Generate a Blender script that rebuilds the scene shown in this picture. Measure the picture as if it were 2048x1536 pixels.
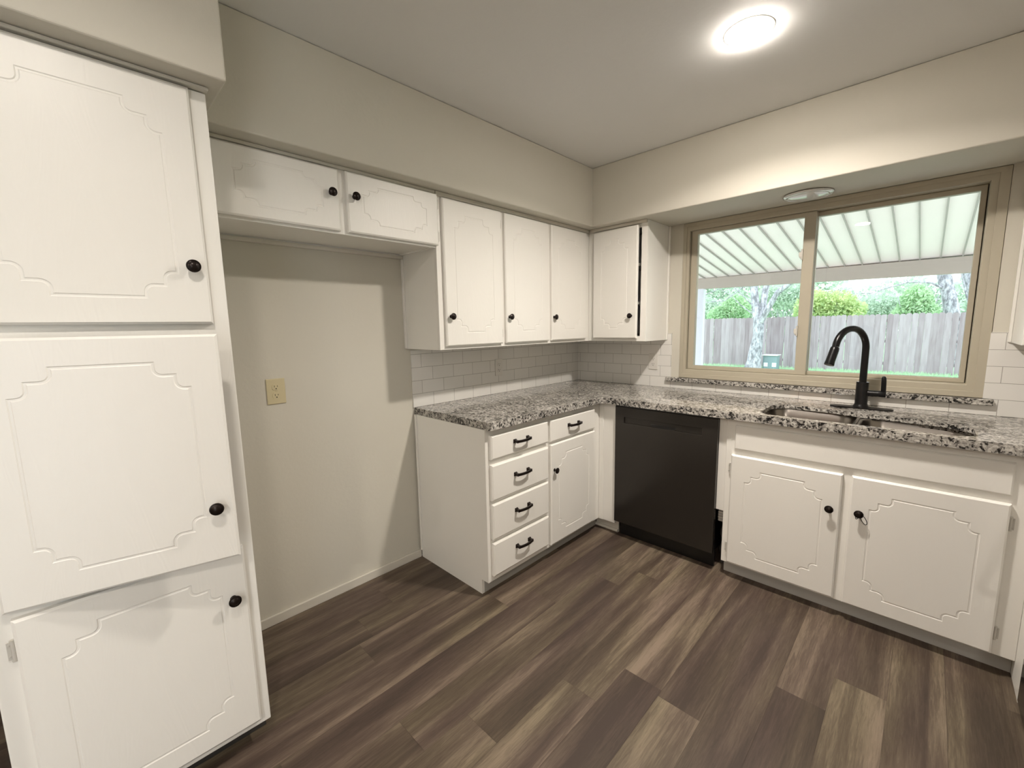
import bpy, bmesh, math, random
from mathutils import Vector, Matrix
from mathutils.geometry import tessellate_polygon
R = math.radians
random.seed(7)
scene = bpy.context.scene
for o in list(bpy.data.objects):
    bpy.data.objects.remove(o)
C = scene.collection

# ------------------------------------------------------------------ camera
CAM = Vector((2.1033, -2.9515, 1.3651))
yaw, pit, rol = R(44.3236), R(-7.6306), R(-1.0754)
F = Vector((-math.sin(yaw) * math.cos(pit), math.cos(yaw) * math.cos(pit), math.sin(pit)))
Rt = Vector((math.cos(yaw), math.sin(yaw), 0)); Up = Rt.cross(F)
R2 = Rt * math.cos(rol) + Up * math.sin(rol); U2 = -Rt * math.sin(rol) + Up * math.cos(rol)
cd = bpy.data.cameras.new('camera'); cam = bpy.data.objects.new('camera', cd); C.objects.link(cam)
cd.sensor_width = 36; cd.sensor_fit = 'HORIZONTAL'; cd.lens = 36 * 851.4 / 2048
cd.clip_start = 0.02; cd.clip_end = 200
cam.matrix_world = Matrix(((R2.x, U2.x, -F.x, CAM.x), (R2.y, U2.y, -F.y, CAM.y), (R2.z, U2.z, -F.z, CAM.z), (0, 0, 0, 1)))
scene.camera = cam

# ------------------------------------------------------------------ view, sky, lights
scene.view_settings.view_transform = 'Standard'
scene.view_settings.look = 'None'
scene.view_settings.gamma = 1.0
scene.view_settings.exposure = 0.46
scene.view_settings.use_curve_mapping = False
SKY = 2.85
CEIL_LAMP = 190.0     # diffuser radiance
CEIL_WATT = 18.0      # downward beam of each ceiling light
LAMP_COL = (1.0, 0.915, 0.82)
w = bpy.data.worlds.new('overcast_sky'); scene.world = w; w.use_nodes = True
nt = w.node_tree; bg = nt.nodes['Background']
tc = nt.nodes.new('ShaderNodeTexCoord'); sp = nt.nodes.new('ShaderNodeSeparateXYZ'); rp = nt.nodes.new('ShaderNodeValToRGB')
nt.links.new(tc.outputs['Generated'], sp.inputs[0]); nt.links.new(sp.outputs['Z'], rp.inputs[0]); nt.links.new(rp.outputs[0], bg.inputs[0])
rp.color_ramp.elements[0].position = 0.0; rp.color_ramp.elements[0].color = (0.93, 0.96, 1.0, 1)
rp.color_ramp.elements[1].position = 0.6; rp.color_ramp.elements[1].color = (0.80, 0.89, 1.0, 1)
bg.inputs[1].default_value = SKY

# ------------------------------------------------------------------ materials
def new_mat(name):
    m = bpy.data.materials.new(name); m.use_nodes = True
    return m, m.node_tree, m.node_tree.nodes['Principled BSDF']

def N(nt, t, **kw):
    n = nt.nodes.new(t)
    for k, v in kw.items():
        if k in n.inputs.keys(): n.inputs[k].default_value = v
        else: setattr(n, k, v)
    return n

def coords(nt, scale=(1, 1, 1), kind='Object'):
    t = N(nt, 'ShaderNodeTexCoord'); m = N(nt, 'ShaderNodeMapping'); m.inputs['Scale'].default_value = scale
    nt.links.new(t.outputs[kind], m.inputs[0]); return m.outputs[0]

def paint(name, col, rough=.5, bump=.1, bscale=60, stretch=(1, 1, 1), var=.03, dist=.002, metal=0.0, spec=.5):
    m, nt, b = new_mat(name)
    v = coords(nt, stretch)
    n = N(nt, 'ShaderNodeTexNoise', Scale=bscale, Detail=5.0, Roughness=.6); nt.links.new(v, n.inputs['Vector'])
    n2 = N(nt, 'ShaderNodeTexNoise', Scale=3.0, Detail=3.0); nt.links.new(v, n2.inputs['Vector'])
    mx = N(nt, 'ShaderNodeMix', data_type='RGBA')
    mx.inputs[6].default_value = (*[c * (1 - var) for c in col], 1); mx.inputs[7].default_value = (*[min(1, c * (1 + var)) for c in col], 1)
    nt.links.new(n2.outputs[0], mx.inputs[0]); nt.links.new(mx.outputs[2], b.inputs['Base Color'])
    b.inputs['Roughness'].default_value = rough; b.inputs['Metallic'].default_value = metal
    b.inputs['Specular IOR Level'].default_value = spec
    if bump:
        bp = N(nt, 'ShaderNodeBump', Strength=bump, Distance=dist)
        nt.links.new(n.outputs[0], bp.inputs['Height']); nt.links.new(bp.outputs[0], b.inputs['Normal'])
    return m

M = {}
M['white'] = paint('white_cabinet_paint', (.85, .835, .79), .38, .25, 40, (1, 1, .12), .015, .0012)
def grain():      # faint painted-over wood grain
    m = M['white']; nt = m.node_tree; L = nt.links.new
    bp = [n for n in nt.nodes if n.type == 'BUMP'][0]
    v = coords(nt, (1, 1, .22)); w1 = N(nt, 'ShaderNodeTexNoise', Scale=5.5, Detail=2.0, Distortion=2.2); L(v, w1.inputs['Vector'])
    mul = N(nt, 'ShaderNodeMath', operation='MULTIPLY'); mul.inputs[1].default_value = 90.0; L(w1.outputs[0], mul.inputs[0])
    sn = N(nt, 'ShaderNodeMath', operation='SINE'); L(mul.outputs[0], sn.inputs[0])
    ad = N(nt, 'ShaderNodeMath', operation='MULTIPLY_ADD'); ad.inputs[1].default_value = .16; L(sn.outputs[0], ad.inputs[0]); L(bp.inputs['Height'].links[0].from_socket, ad.inputs[2])
    L(ad.outputs[0], bp.inputs['Height'])
grain()
M['wall'] = paint('greige_wall_paint', (.615, .59, .515), .7, .35, 48, (1, 1, 1), .015, .0022, 0, .3)
M['ceiling'] = paint('ceiling_paint', (.83, .83, .82), .8, .3, 35, (1, 1, 1), .01, .002, 0, .3)
M['base'] = paint('baseboard_paint', (.62, .59, .52), .5, .1, 30)
M['frame'] = paint('tan_window_frame', (.45, .41, .32), .5, .08, 50, (1, 1, 1), .04, .001)
M['bronze'] = paint('oil_rubbed_bronze', (.018, .012, .010), .32, .05, 80, (1, 1, 1), .2, .0003, .6)
M['black'] = paint('matte_black_metal', (.006, .006, .007), .3, 0, 10, (1, 1, 1), .1, 0, .3)
M['dw'] = paint('dishwasher_slate', (.033, .029, .025), .22, .03, 200, (1, .05, 1), .05, .0002, .35)
M['dwdark'] = paint('dishwasher_black', (.005, .005, .005), .35, 0, 10)
M['steel'] = paint('brushed_steel', (.30, .275, .25), .27, .08, 90, (1, 1, .1), .05, .0003, 1.0)
M['ivory'] = paint('ivory_plastic', (.60, .53, .34), .35, 0, 10, (1, 1, 1), .01)
M['wplastic'] = paint('white_plastic', (.70, .68, .64), .35, 0, 10, (1, 1, 1), .01)
M['slot'] = paint('slot_black', (.01, .009, .008), .6, 0, 10)
M['hinge'] = paint('painted_hinge_metal', (.60, .58, .53), .4, .3, 60, (1, 1, 1), .25, .001, .1)
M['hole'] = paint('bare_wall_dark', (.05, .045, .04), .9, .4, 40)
M['plaster'] = paint('torn_plaster', (.45, .42, .38), .9, .9, 30, (1, 1, 1), .3, .01)
M['shade'] = paint('frosted_lens', (.78, .78, .76), .12, 0, 10, (1, 1, 1), .01)
M['elastic'] = paint('black_elastic', (.01, .009, .009), .8, .4, 400, (1, 1, 1), .1, .0005)
M['range'] = paint('black_range_enamel', (.012, .012, .013), .15, 0, 10)
M['patiow'] = paint('white_aluminium', (.80, .735, .70), .45, .05, 20, (1, 1, 1), .02)
M['ribm'] = paint('grey_panel_seam', (.34, .32, .29), .6, 0, 20)
M['beam'] = paint('painted_beam', (.38, .335, .29), .6, .4, 15, (.1, 1, 1), .08, .004)
M['post'] = paint('white_post', (.60, .62, .68), .5, .1, 20)
M['slab'] = paint('concrete_slab', (.74, .72, .70), .9, .4, 12, (1, 1, 1), .1, .004)
M['bark'] = None
M['boxm'] = paint('utility_box_green', (.22, .31, .33), .6, 0, 10)
M['sticker'] = paint('white_sticker', (.8, .8, .8), .6, 0, 10)
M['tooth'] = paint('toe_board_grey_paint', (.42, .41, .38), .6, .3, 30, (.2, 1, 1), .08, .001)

# granite
def granite():
    m, nt, b = new_mat('speckled_granite'); L = nt.links.new
    v = coords(nt)
    n0 = N(nt, 'ShaderNodeTexNoise', Scale=30.0, Detail=2.0); L(v, n0.inputs['Vector'])
    ad = N(nt, 'ShaderNodeVectorMath', operation='MULTIPLY_ADD'); L(n0.outputs['Color'], ad.inputs[0]); ad.inputs[1].default_value = (.03, .03, .03); L(v, ad.inputs[2])
    vo = N(nt, 'ShaderNodeTexVoronoi', Scale=125.0); L(ad.outputs[0], vo.inputs['Vector'])
    sx = N(nt, 'ShaderNodeSeparateColor'); L(vo.outputs['Color'], sx.inputs[0])
    n1 = N(nt, 'ShaderNodeTexNoise', Scale=66.0, Detail=6.0, Roughness=.7); L(v, n1.inputs['Vector'])
    n2 = N(nt, 'ShaderNodeTexNoise', Scale=12.0, Detail=3.0); L(v, n2.inputs['Vector'])
    a = N(nt, 'ShaderNodeMath', operation='MULTIPLY_ADD'); L(sx.outputs[0], a.inputs[0]); a.inputs[1].default_value = .38; 
    a2 = N(nt, 'ShaderNodeMath', operation='MULTIPLY_ADD'); L(n1.outputs[0], a2.inputs[0]); a2.inputs[1].default_value = 1.15; 
    a3 = N(nt, 'ShaderNodeMath', operation='MULTIPLY_ADD'); L(n2.outputs[0], a3.inputs[0]); a3.inputs[1].default_value = .35; a3.inputs[2].default_value = -.49
    L(a3.outputs[0], a2.inputs[2]); L(a2.outputs[0], a.inputs[2])
    r = N(nt, 'ShaderNodeValToRGB'); L(a.outputs[0], r.inputs[0])
    e = r.color_ramp.elements
    e[0].position = .20; e[0].color = (.012, .012, .012, 1)
    e[1].position = .80; e[1].color = (.68, .66, .62, 1)
    for p, c in ((.32, (.05, .047, .044)), (.36, (.20, .19, .175)), (.46, (.33, .31, .285)), (.56, (.43, .41, .375)), (.66, (.56, .54, .50))):
        x = e.new(p); x.color = (*c, 1)
    L(r.outputs[0], b.inputs['Base Color'])
    b.inputs['Roughness'].default_value = .06
    return m
M['granite'] = granite()

# subway tile: brick pattern in the plane of the wall
def tile(name, axis, off):
    m, nt, b = new_mat(name); L = nt.links.new
    t = N(nt, 'ShaderNodeTexCoord'); s = N(nt, 'ShaderNodeSeparateXYZ'); L(t.outputs['Object'], s.inputs[0])
    c = N(nt, 'ShaderNodeCombineXYZ')
    ax = N(nt, 'ShaderNodeMath', operation='ADD'); L(s.outputs[axis], ax.inputs[0]); ax.inputs[1].default_value = off
    L(ax.outputs[0], c.inputs[0]); L(s.outputs[2], c.inputs[1])
    br = N(nt, 'ShaderNodeTexBrick', offset=.5); L(c.outputs[0], br.inputs['Vector'])
    br.inputs['Scale'].default_value = 1.0; br.inputs['Brick Width'].default_value = .155; br.inputs['Row Height'].default_value = .0765
    br.inputs['Mortar Size'].default_value = .0013; br.inputs['Mortar Smooth'].default_value = .3
    br.inputs['Color1'].default_value = (.78, .765, .73, 1); br.inputs['Color2'].default_value = (.74, .73, .70, 1); br.inputs['Mortar'].default_value = (.36, .345, .32, 1)
    L(br.outputs['Color'], b.inputs['Base Color'])
    b.inputs['Roughness'].default_value = .14
    iv = N(nt, 'ShaderNodeMath', operation='SUBTRACT'); iv.inputs[0].default_value = 1; L(br.outputs['Fac'], iv.inputs[1])
    n = N(nt, 'ShaderNodeTexNoise', Scale=9.0, Detail=1.0); L(t.outputs['Object'], n.inputs['Vector'])
    ma = N(nt, 'ShaderNodeMath', operation='MULTIPLY_ADD'); L(n.outputs[0], ma.inputs[0]); ma.inputs[1].default_value = .5; L(iv.outputs[0], ma.inputs[2])
    bp = N(nt, 'ShaderNodeBump', Strength=.4, Distance=.0012); L(ma.outputs[0], bp.inputs['Height']); L(bp.outputs[0], b.inputs['Normal'])
    return m
M['tileA'] = tile('white_subway_tile_a', 1, .006)
M['tileB'] = tile('white_subway_tile_b', 0, .045)

# plank floor
def planks():
    m, nt, b = new_mat('vinyl_wood_planks'); L = nt.links.new
    t = N(nt, 'ShaderNodeTexCoord')
    at = N(nt, 'ShaderNodeAttribute', attribute_name='plank'); sc = N(nt, 'ShaderNodeSeparateColor'); L(at.outputs['Color'], sc.inputs[0])
    mp = N(nt, 'ShaderNodeVectorMath', operation='MULTIPLY_ADD'); L(at.outputs['Color'], mp.inputs[0]); mp.inputs[1].default_value = (17, 23, 9); L(t.outputs['Object'], mp.inputs[2])
    st = N(nt, 'ShaderNodeMapping'); st.inputs['Scale'].default_value = (1, .085, 1); L(mp.outputs[0], st.inputs[0])
    broad = N(nt, 'ShaderNodeTexNoise', Scale=13.0, Detail=3.0, Roughness=.5, Distortion=.4); L(st.outputs[0], broad.inputs['Vector'])
    st2 = N(nt, 'ShaderNodeMapping'); st2.inputs['Scale'].default_value = (1, .065, 1); L(mp.outputs[0], st2.inputs[0])
    fine = N(nt, 'ShaderNodeTexNoise', Scale=170.0, Detail=4.0, Roughness=.65, Distortion=.8); L(st2.outputs[0], fine.inputs['Vector'])
    hue = N(nt, 'ShaderNodeTexNoise', Scale=6.0, Detail=1.0); st3 = N(nt, 'ShaderNodeMapping'); st3.inputs['Scale'].default_value = (1, .22, 1); L(mp.outputs[0], st3.inputs[0]); L(st3.outputs[0], hue.inputs['Vector'])
    r = N(nt, 'ShaderNodeValToRGB'); e = r.color_ramp.elements
    e[0].position = .28; e[0].color = (.052, .037, .029, 1); e[1].position = .74; e[1].color = (.225, .180, .135, 1)
    x = e.new(.42); x.color = (.077, .056, .043, 1); x = e.new(.55); x.color = (.115, .088, .065, 1)
    # plank brightness shifts the ramp
    s1 = N(nt, 'ShaderNodeMath', operation='MULTIPLY_ADD'); L(sc.outputs[2], s1.inputs[0]); s1.inputs[1].default_value = .30; s1.inputs[2].default_value = -.15
    s2 = N(nt, 'ShaderNodeMath', operation='ADD'); L(broad.outputs[0], s2.inputs[0]); L(s1.outputs[0], s2.inputs[1])
    s3 = N(nt, 'ShaderNodeMath', operation='MULTIPLY_ADD'); L(fine.outputs[0], s3.inputs[0]); s3.inputs[1].default_value = .42; s3.inputs[2].default_value = -.21
    s4 = N(nt, 'ShaderNodeMath', operation='ADD'); L(s2.outputs[0], s4.inputs[0]); L(s3.outputs[0], s4.inputs[1]); L(s4.outputs[0], r.inputs[0])
    hm = N(nt, 'ShaderNodeMix', data_type='RGBA', blend_type='MULTIPLY'); hm.inputs[0].default_value = 1.0
    hr = N(nt, 'ShaderNodeValToRGB'); hr.color_ramp.elements[0].position = .35; hr.color_ramp.elements[0].color = (1.02, .97, .99, 1); hr.color_ramp.elements[1].position = .65; hr.color_ramp.elements[1].color = (1.0, 1.01, .91, 1)
    L(hue.outputs[0], hr.inputs[0]); L(r.outputs[0], hm.inputs[6]); L(hr.outputs[0], hm.inputs[7]); L(hm.outputs[2], b.inputs['Base Color'])
    b.inputs['Roughness'].default_value = .5
    b.inputs['Specular IOR Level'].default_value = .35
    bp = N(nt, 'ShaderNodeBump', Strength=.18, Distance=.0008); L(fine.outputs[0], bp.inputs['Height']); L(bp.outputs[0], b.inputs['Normal'])
    return m
M['floor'] = planks()

def emis(name, col, s):
    m = bpy.data.materials.new(name); m.use_nodes = True; nt = m.node_tree; nt.nodes.clear()
    e = nt.nodes.new('ShaderNodeEmission'); e.inputs[0].default_value = (*col, 1); e.inputs[1].default_value = s
    o = nt.nodes.new('ShaderNodeOutputMaterial'); nt.links.new(e.outputs[0], o.inputs[0]); return m
M['lamp'] = emis('led_diffuser', LAMP_COL, CEIL_LAMP)
M['bulb'] = emis('warm_bulb', (1.0, .48, .18), 60.0)

def glass():
    m = bpy.data.materials.new('window_glass'); m.use_nodes = True; nt = m.node_tree; nt.nodes.clear()
    o = nt.nodes.new('ShaderNodeOutputMaterial'); mx = nt.nodes.new('ShaderNodeMixShader'); t = nt.nodes.new('ShaderNodeBsdfTransparent'); g = nt.nodes.new('ShaderNodeBsdfGlossy'); f = nt.nodes.new('ShaderNodeFresnel')
    t.inputs[0].default_value = (.97, .985, .98, 1); g.inputs['Roughness'].default_value = 0.0; f.inputs[0].default_value = 1.45
    nt.links.new(f.outputs[0], mx.inputs[0]); nt.links.new(t.outputs[0], mx.inputs[1]); nt.links.new(g.outputs[0], mx.inputs[2]); nt.links.new(mx.outputs[0], o.inputs[0]); return m
M['glass'] = glass()

def leafm(name, c1, c2):
    m, nt, b = new_mat(name)
    v = coords(nt); n = N(nt, 'ShaderNodeTexNoise', Scale=2.2, Detail=4.0); nt.links.new(v, n.inputs['Vector'])
    r = N(nt, 'ShaderNodeValToRGB'); r.color_ramp.elements[0].position = .35; r.color_ramp.elements[1].position = .65
    r.color_ramp.elements[0].color = (*c1, 1); r.color_ramp.elements[1].color = (*c2, 1)
    nt.links.new(n.outputs[0], r.inputs[0]); nt.links.new(r.outputs[0], b.inputs['Base Color']); b.inputs['Roughness'].default_value = .7
    b.inputs['Specular IOR Level'].default_value = .1
    t = nt.nodes.new('ShaderNodeBsdfTranslucent'); mx = nt.nodes.new('ShaderNodeMixShader'); mx.inputs[0].default_value = .4
    nt.links.new(r.outputs[0], t.inputs[0]); nt.links.new(b.outputs[0], mx.inputs[1]); nt.links.new(t.outputs[0], mx.inputs[2])
    nt.links.new(mx.outputs[0], nt.nodes['Material Output'].inputs[0])
    return m
M['leaf_yellow'] = leafm('yellow_green_leaves', (.46, .60, .30), (.66, .76, .38))
M['leaf_bright'] = leafm('bright_green_leaves', (.40, .60, .36), (.56, .74, .48))
M['leaf_pale'] = leafm('pale_green_leaves', (.46, .58, .46), (.64, .74, .62))
M['grass'] = leafm('lawn_grass', (.42, .62, .40), (.54, .72, .50))

def barkm():
    m, nt, b = new_mat('grey_bark'); L = nt.links.new
    v = coords(nt, (1, 1, .45)); n = N(nt, 'ShaderNodeTexNoise', Scale=11.0, Detail=5.0, Roughness=.7); L(v, n.inputs['Vector'])
    r_ = N(nt, 'ShaderNodeValToRGB'); e = r_.color_ramp.elements; e[0].position = .40; e[0].color = (.17, .17, .19, 1); e[1].position = .60; e[1].color = (.50, .50, .54, 1)
    L(n.outputs[0], r_.inputs[0]); L(r_.outputs[0], b.inputs['Base Color']); b.inputs['Roughness'].default_value = .95
    bp = N(nt, 'ShaderNodeBump', Strength=.8, Distance=.03); L(n.outputs[0], bp.inputs['Height']); L(bp.outputs[0], b.inputs['Normal']); return m
M['bark'] = barkm()

def fencem():
    m, nt, b = new_mat('weathered_fence_boards'); L = nt.links.new
    at = N(nt, 'ShaderNodeAttribute', attribute_name='plank'); sc = N(nt, 'ShaderNodeSeparateColor'); L(at.outputs['Color'], sc.inputs[0])
    v = coords(nt, (1, 1, .12)); n = N(nt, 'ShaderNodeTexNoise', Scale=14.0, Detail=4.0); L(v, n.inputs['Vector'])
    a = N(nt, 'ShaderNodeMath', operation='MULTIPLY_ADD'); L(sc.outputs[0], a.inputs[0]); a.inputs[1].default_value = .45; L(n.outputs[0], a.inputs[2])
    r = N(nt, 'ShaderNodeValToRGB'); e = r.color_ramp.elements; e[0].position = .35; e[0].color = (.23, .185, .20, 1); e[1].position = 1.0; e[1].color = (.38, .335, .355, 1)
    L(a.outputs[0], r.inputs[0]); L(r.outputs[0], b.inputs['Base Color']); b.inputs['Roughness'].default_value = .9; return m
M['fence'] = fencem()

# ------------------------------------------------------------------ mesh helpers
def box(bm, x0, x1, y0, y1, z0, z1):
    x0, x1 = sorted((x0, x1)); y0, y1 = sorted((y0, y1)); z0, z1 = sorted((z0, z1))
    v = [bm.verts.new(p) for p in ((x0, y0, z0), (x1, y0, z0), (x1, y1, z0), (x0, y1, z0), (x0, y0, z1), (x1, y0, z1), (x1, y1, z1), (x0, y1, z1))]
    for f in ((0, 3, 2, 1), (4, 5, 6, 7), (0, 1, 5, 4), (1, 2, 6, 5), (2, 3, 7, 6), (3, 0, 4, 7)):
        bm.faces.new([v[i] for i in f])

def lathe(bm, prof, origin, axis, seg=28):
    """prof: list of (r, h) along axis from origin"""
    a = Vector(axis).normalized(); t = Vector((0, 0, 1)) if abs(a.z) < .9 else Vector((1, 0, 0))
    u = a.cross(t).normalized(); v = a.cross(u)
    o = Vector(origin); rings = []
    for r, h in prof:
        if r < 1e-6: rings.append([bm.verts.new(o + a * h)])
        else: rings.append([bm.verts.new(o + a * h + (u * math.cos(2 * math.pi * i / seg) + v * math.sin(2 * math.pi * i / seg)) * r) for i in range(seg)])
    for A, B in zip(rings, rings[1:]):
        if len(A) == 1 and len(B) == 1: continue
        for i in range(seg):
            j = (i + 1) % seg
            if len(A) == 1: bm.faces.new((A[0], B[i], B[j]))
            elif len(B) == 1: bm.faces.new((A[i], A[j], B[0]))
            else: bm.faces.new((A[i], A[j], B[j], B[i]))
    for Rg in (rings[0], rings[-1]):
        if len(Rg) > 1: bm.faces.new(Rg)

def tube(bm, pts, rad, seg=14, caps=True):
    pts = [Vector(p) for p in pts]; n = len(pts)
    rad = rad if isinstance(rad, (list, tuple)) else [rad] * n
    rings = []; up = None
    for i, p in enumerate(pts):
        d = (pts[min(i + 1, n - 1)] - pts[max(i - 1, 0)]).normalized()
        if up is None:
            up = Vector((0, 0, 1)) if abs(d.z) < .9 else Vector((1, 0, 0))
        s = d.cross(up).normalized(); up = s.cross(d).normalized()
        rings.append([bm.verts.new(p + (s * math.cos(2 * math.pi * k / seg) + up * math.sin(2 * math.pi * k / seg)) * rad[i]) for k in range(seg)])
    for A, B in zip(rings, rings[1:]):
        for k in range(seg):
            bm.faces.new((A[k], A[(k + 1) % seg], B[(k + 1) % seg], B[k]))
    if caps:
        bm.faces.new(rings[0]); bm.faces.new(rings[-1])

def obj(name, bm, mat, parent=None, bevel=0.0, seg=2, smooth=False, origin=None, recalc=True):
    """bm in world coordinates; origin: world point that becomes the object's origin"""
    if recalc: bmesh.ops.recalc_face_normals(bm, faces=bm.faces)
    if origin is None:
        if parent is not None: org = world_loc(parent)
        else:
            co = [v.co for v in bm.verts]
            org = Vector((sum(c.x for c in co) / len(co), sum(c.y for c in co) / len(co), min(c.z for c in co)))
    else: org = Vector(origin)
    bmesh.ops.translate(bm, verts=bm.verts, vec=-org)
    me = bpy.data.meshes.new(name); bm.to_mesh(me); bm.free()
    if smooth:
        for p in me.polygons: p.use_smooth = True
        try: me.set_sharp_from_angle(angle=R(40))
        except Exception: pass
    me.materials.append(mat if not isinstance(mat, str) else M[mat])
    o = bpy.data.objects.new(name, me); C.objects.link(o)
    if parent is not None:
        o.parent = parent; o.location = org - world_loc(parent)
    else: o.location = org
    if bevel:
        b = o.modifiers.new('bevel', 'BEVEL'); b.width = bevel; b.segments = seg; b.limit_method = 'ANGLE'; b.angle_limit = R(35); b.harden_normals = False
    return o

def world_loc(o):
    l = Vector(o.location)
    while o.parent is not None:
        o = o.parent; l += Vector(o.location)
    return l

def tag(o, label, cat, group=None):
    o['label'] = label; o['category'] = cat
    if group: o['group'] = group
    return o

def thing(name, label, cat, loc, group=None):
    o = bpy.data.objects.new(name, None); C.objects.link(o); o.location = loc; o.empty_display_size = .1
    return tag(o, label, cat, group)

def struct(name, bm, mat, parent=None, **k):
    o = obj(name, bm, mat, parent, **k)
    if parent is None: o['kind'] = 'structure'
    return o

def B(): return bmesh.new()
def bx(*a):
    bm = B(); box(bm, *a); return bm

# local frames: wall A faces +x (u=y, d=x); wall B faces -y (u=x, d=-y); run C faces -x from right wall
class Frame:
    def __init__(s, k): s.k = k
    def p(s, u, d, z):
        return Vector((d, u, z)) if s.k == 'A' else Vector((u, -d, z))
    def box(s, bm, u0, u1, d0, d1, z0, z1):
        a = s.p(u0, d0, z0); b = s.p(u1, d1, z1); box(bm, a.x, b.x, a.y, b.y, z0, z1)
    def out(s): return Vector((1, 0, 0)) if s.k == 'A' else Vector((0, -1, 0))
    def along(s): return Vector((0, 1, 0)) if s.k == 'A' else Vector((1, 0, 0))
FA, FB = Frame('A'), Frame('B')

def frame_mesh(fr, u0, u1, z0, z1, d0, d1, holes):
    """plate with rectangular openings"""
    bm = B()
    us = sorted({u0, u1, *[h[0] for h in holes], *[h[1] for h in holes]}); zs = sorted({z0, z1, *[h[2] for h in holes], *[h[3] for h in holes]})
    def solid(i, j):
        if not (0 <= i < len(us) - 1 and 0 <= j < len(zs) - 1): return False
        cu, cz = (us[i] + us[i + 1]) / 2, (zs[j] + zs[j + 1]) / 2
        return not any(h[0] < cu < h[1] and h[2] < cz < h[3] for h in holes)
    cache = {}
    def V(i, j, k):
        key = (i, j, k)
        if key not in cache: cache[key] = bm.verts.new(fr.p(us[i], (d0, d1)[k], zs[j]))
        return cache[key]
    for i in range(len(us) - 1):
        for j in range(len(zs) - 1):
            if not solid(i, j): continue
            for k in (0, 1): bm.faces.new((V(i, j, k), V(i + 1, j, k), V(i + 1, j + 1, k), V(i, j + 1, k)))
            if not solid(i - 1, j): bm.faces.new((V(i, j, 0), V(i, j, 1), V(i, j + 1, 1), V(i, j + 1, 0)))
            if not solid(i + 1, j): bm.faces.new((V(i + 1, j, 0), V(i + 1, j, 1), V(i + 1, j + 1, 1), V(i + 1, j + 1, 0)))
            if not solid(i, j - 1): bm.faces.new((V(i, j, 0), V(i, j, 1), V(i + 1, j, 1), V(i + 1, j, 0)))
            if not solid(i, j + 1): bm.faces.new((V(i, j + 1, 0), V(i, j + 1, 1), V(i + 1, j + 1, 1), V(i + 1, j + 1, 0)))
    bmesh.ops.dissolve_limit(bm, angle_limit=.01, verts=bm.verts, edges=bm.edges)
    return bm

# stepped "provincial" groove, measured from one corner: (a along width, b along height)
def corner_path(sa, sb):
    A0, A1, A2 = .140 * sa, .098 * sa, .070 * sa
    B0, B1, B2 = .070 * sb, .102 * sb, .137 * sb
    def arc(ax, ay, bx_, by):  # start (ax,ay) vertical inward to (.., by) then turn to horizontal toward bx_
        r = min(.018, abs(by - ay) * .75, abs(bx_ - ax) * .7)
        pts = [(ax, ay)]
        sy = 1 if by > ay else -1; sx = 1 if bx_ > ax else -1
        for k in range(0, 6):
            t = math.pi / 2 * k / 5
            pts.append((ax + sx * r * (1 - math.cos(t)), by - sy * r * (1 - math.sin(t))))
        pts.append((bx_, by)); return pts
    return arc(A0, B0, A1, B1) + arc(A1, B1, A2, B2)[1:]

def groove_loop(W, H, sa=1, sb=1):
    c = corner_path(sa, sb)                       # from horizontal edge to vertical edge, top-right style
    loop = []
    loop += [(W - a, H - b) for a, b in c]          # top right going down
    loop += [(W - a, b) for a, b in reversed(c)]    # right bottom
    loop += [(a, b) for a, b in c]                  # bottom left going up
    loop += [(a, H - b) for a, b in reversed(c)]    # top left
    out = []
    for p in loop:
        if not out or (abs(p[0] - out[-1][0]) + abs(p[1] - out[-1][1])) > 1e-5: out.append(p)
    return out

def offset_loop(lp, w):
    n = len(lp); out = []
    for i in range(n):
        p0, p1, p2 = Vector(lp[i - 1]), Vector(lp[i]), Vector(lp[(i + 1) % n])
        e1 = (p1 - p0).normalized(); e2 = (p2 - p1).normalized()
        n1 = Vector((-e1.y, e1.x)); n2 = Vector((-e2.y, e2.x)); m = (n1 + n2)
        if m.length < 1e-6: m = n1
        m.normalize(); c = max(.55, m.dot(n1)); out.append(tuple(p1 + m * (w / c)))
    return out

def door_mesh(fr, u0, u1, z0, z1, d0, th=.019, ch=.006, groove=True, sa=1, sb=1, gw=.0042, gd=.0019):
    bm = B(); W, H = u1 - u0, z1 - z0
    def P(a, b, d): return bm.verts.new(fr.p(u0 + a, d, z0 + b))
    df = d0 + th
    back = [P(0, 0, d0), P(W, 0, d0), P(W, H, d0), P(0, H, d0)]
    mid = [P(0, 0, df - ch * .8), P(W, 0, df - ch * .8), P(W, H, df - ch * .8), P(0, H, df - ch * .8)]
    rect = [(ch, ch), (W - ch, ch), (W - ch, H - ch), (ch, H - ch)]
    fv = [P(a, b, df) for a, b in rect]
    bm.faces.new(back)
    for i in range(4):
        j = (i + 1) % 4
        bm.faces.new((back[i], back[j], mid[j], mid[i])); bm.faces.new((mid[i], mid[j], fv[j], fv[i]))
    if not groove:
        bm.faces.new(fv)
    else:
        lp = groove_loop(W, H, sa, sb)              # clockwise
        rings = []
        for off, dep in ((gw, 0), (gw * .45, -gd * .8), (-gw * .45, -gd * .8), (-gw, 0)):
            rings.append([P(a, b, df + dep) for a, b in offset_loop(lp, off)])
        n = len(lp)
        for A_, B_ in zip(rings, rings[1:]):
            for i in range(n):
                j = (i + 1) % n
                bm.faces.new((A_[i], A_[j], B_[j], B_[i]))
        def tri(loops):
            flat = [v for l in loops for v in l]
            inv = [[(Vector((v.co.y, v.co.z, 0)) if fr.k == 'A' else Vector((v.co.x, v.co.z, 0))) for v in l] for l in loops]
            for t in tessellate_polygon(inv):
                try: bm.faces.new([flat[i] for i in t])
                except ValueError: pass
        tri([fv, rings[0]]); tri([rings[-1]])
    return bm

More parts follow.
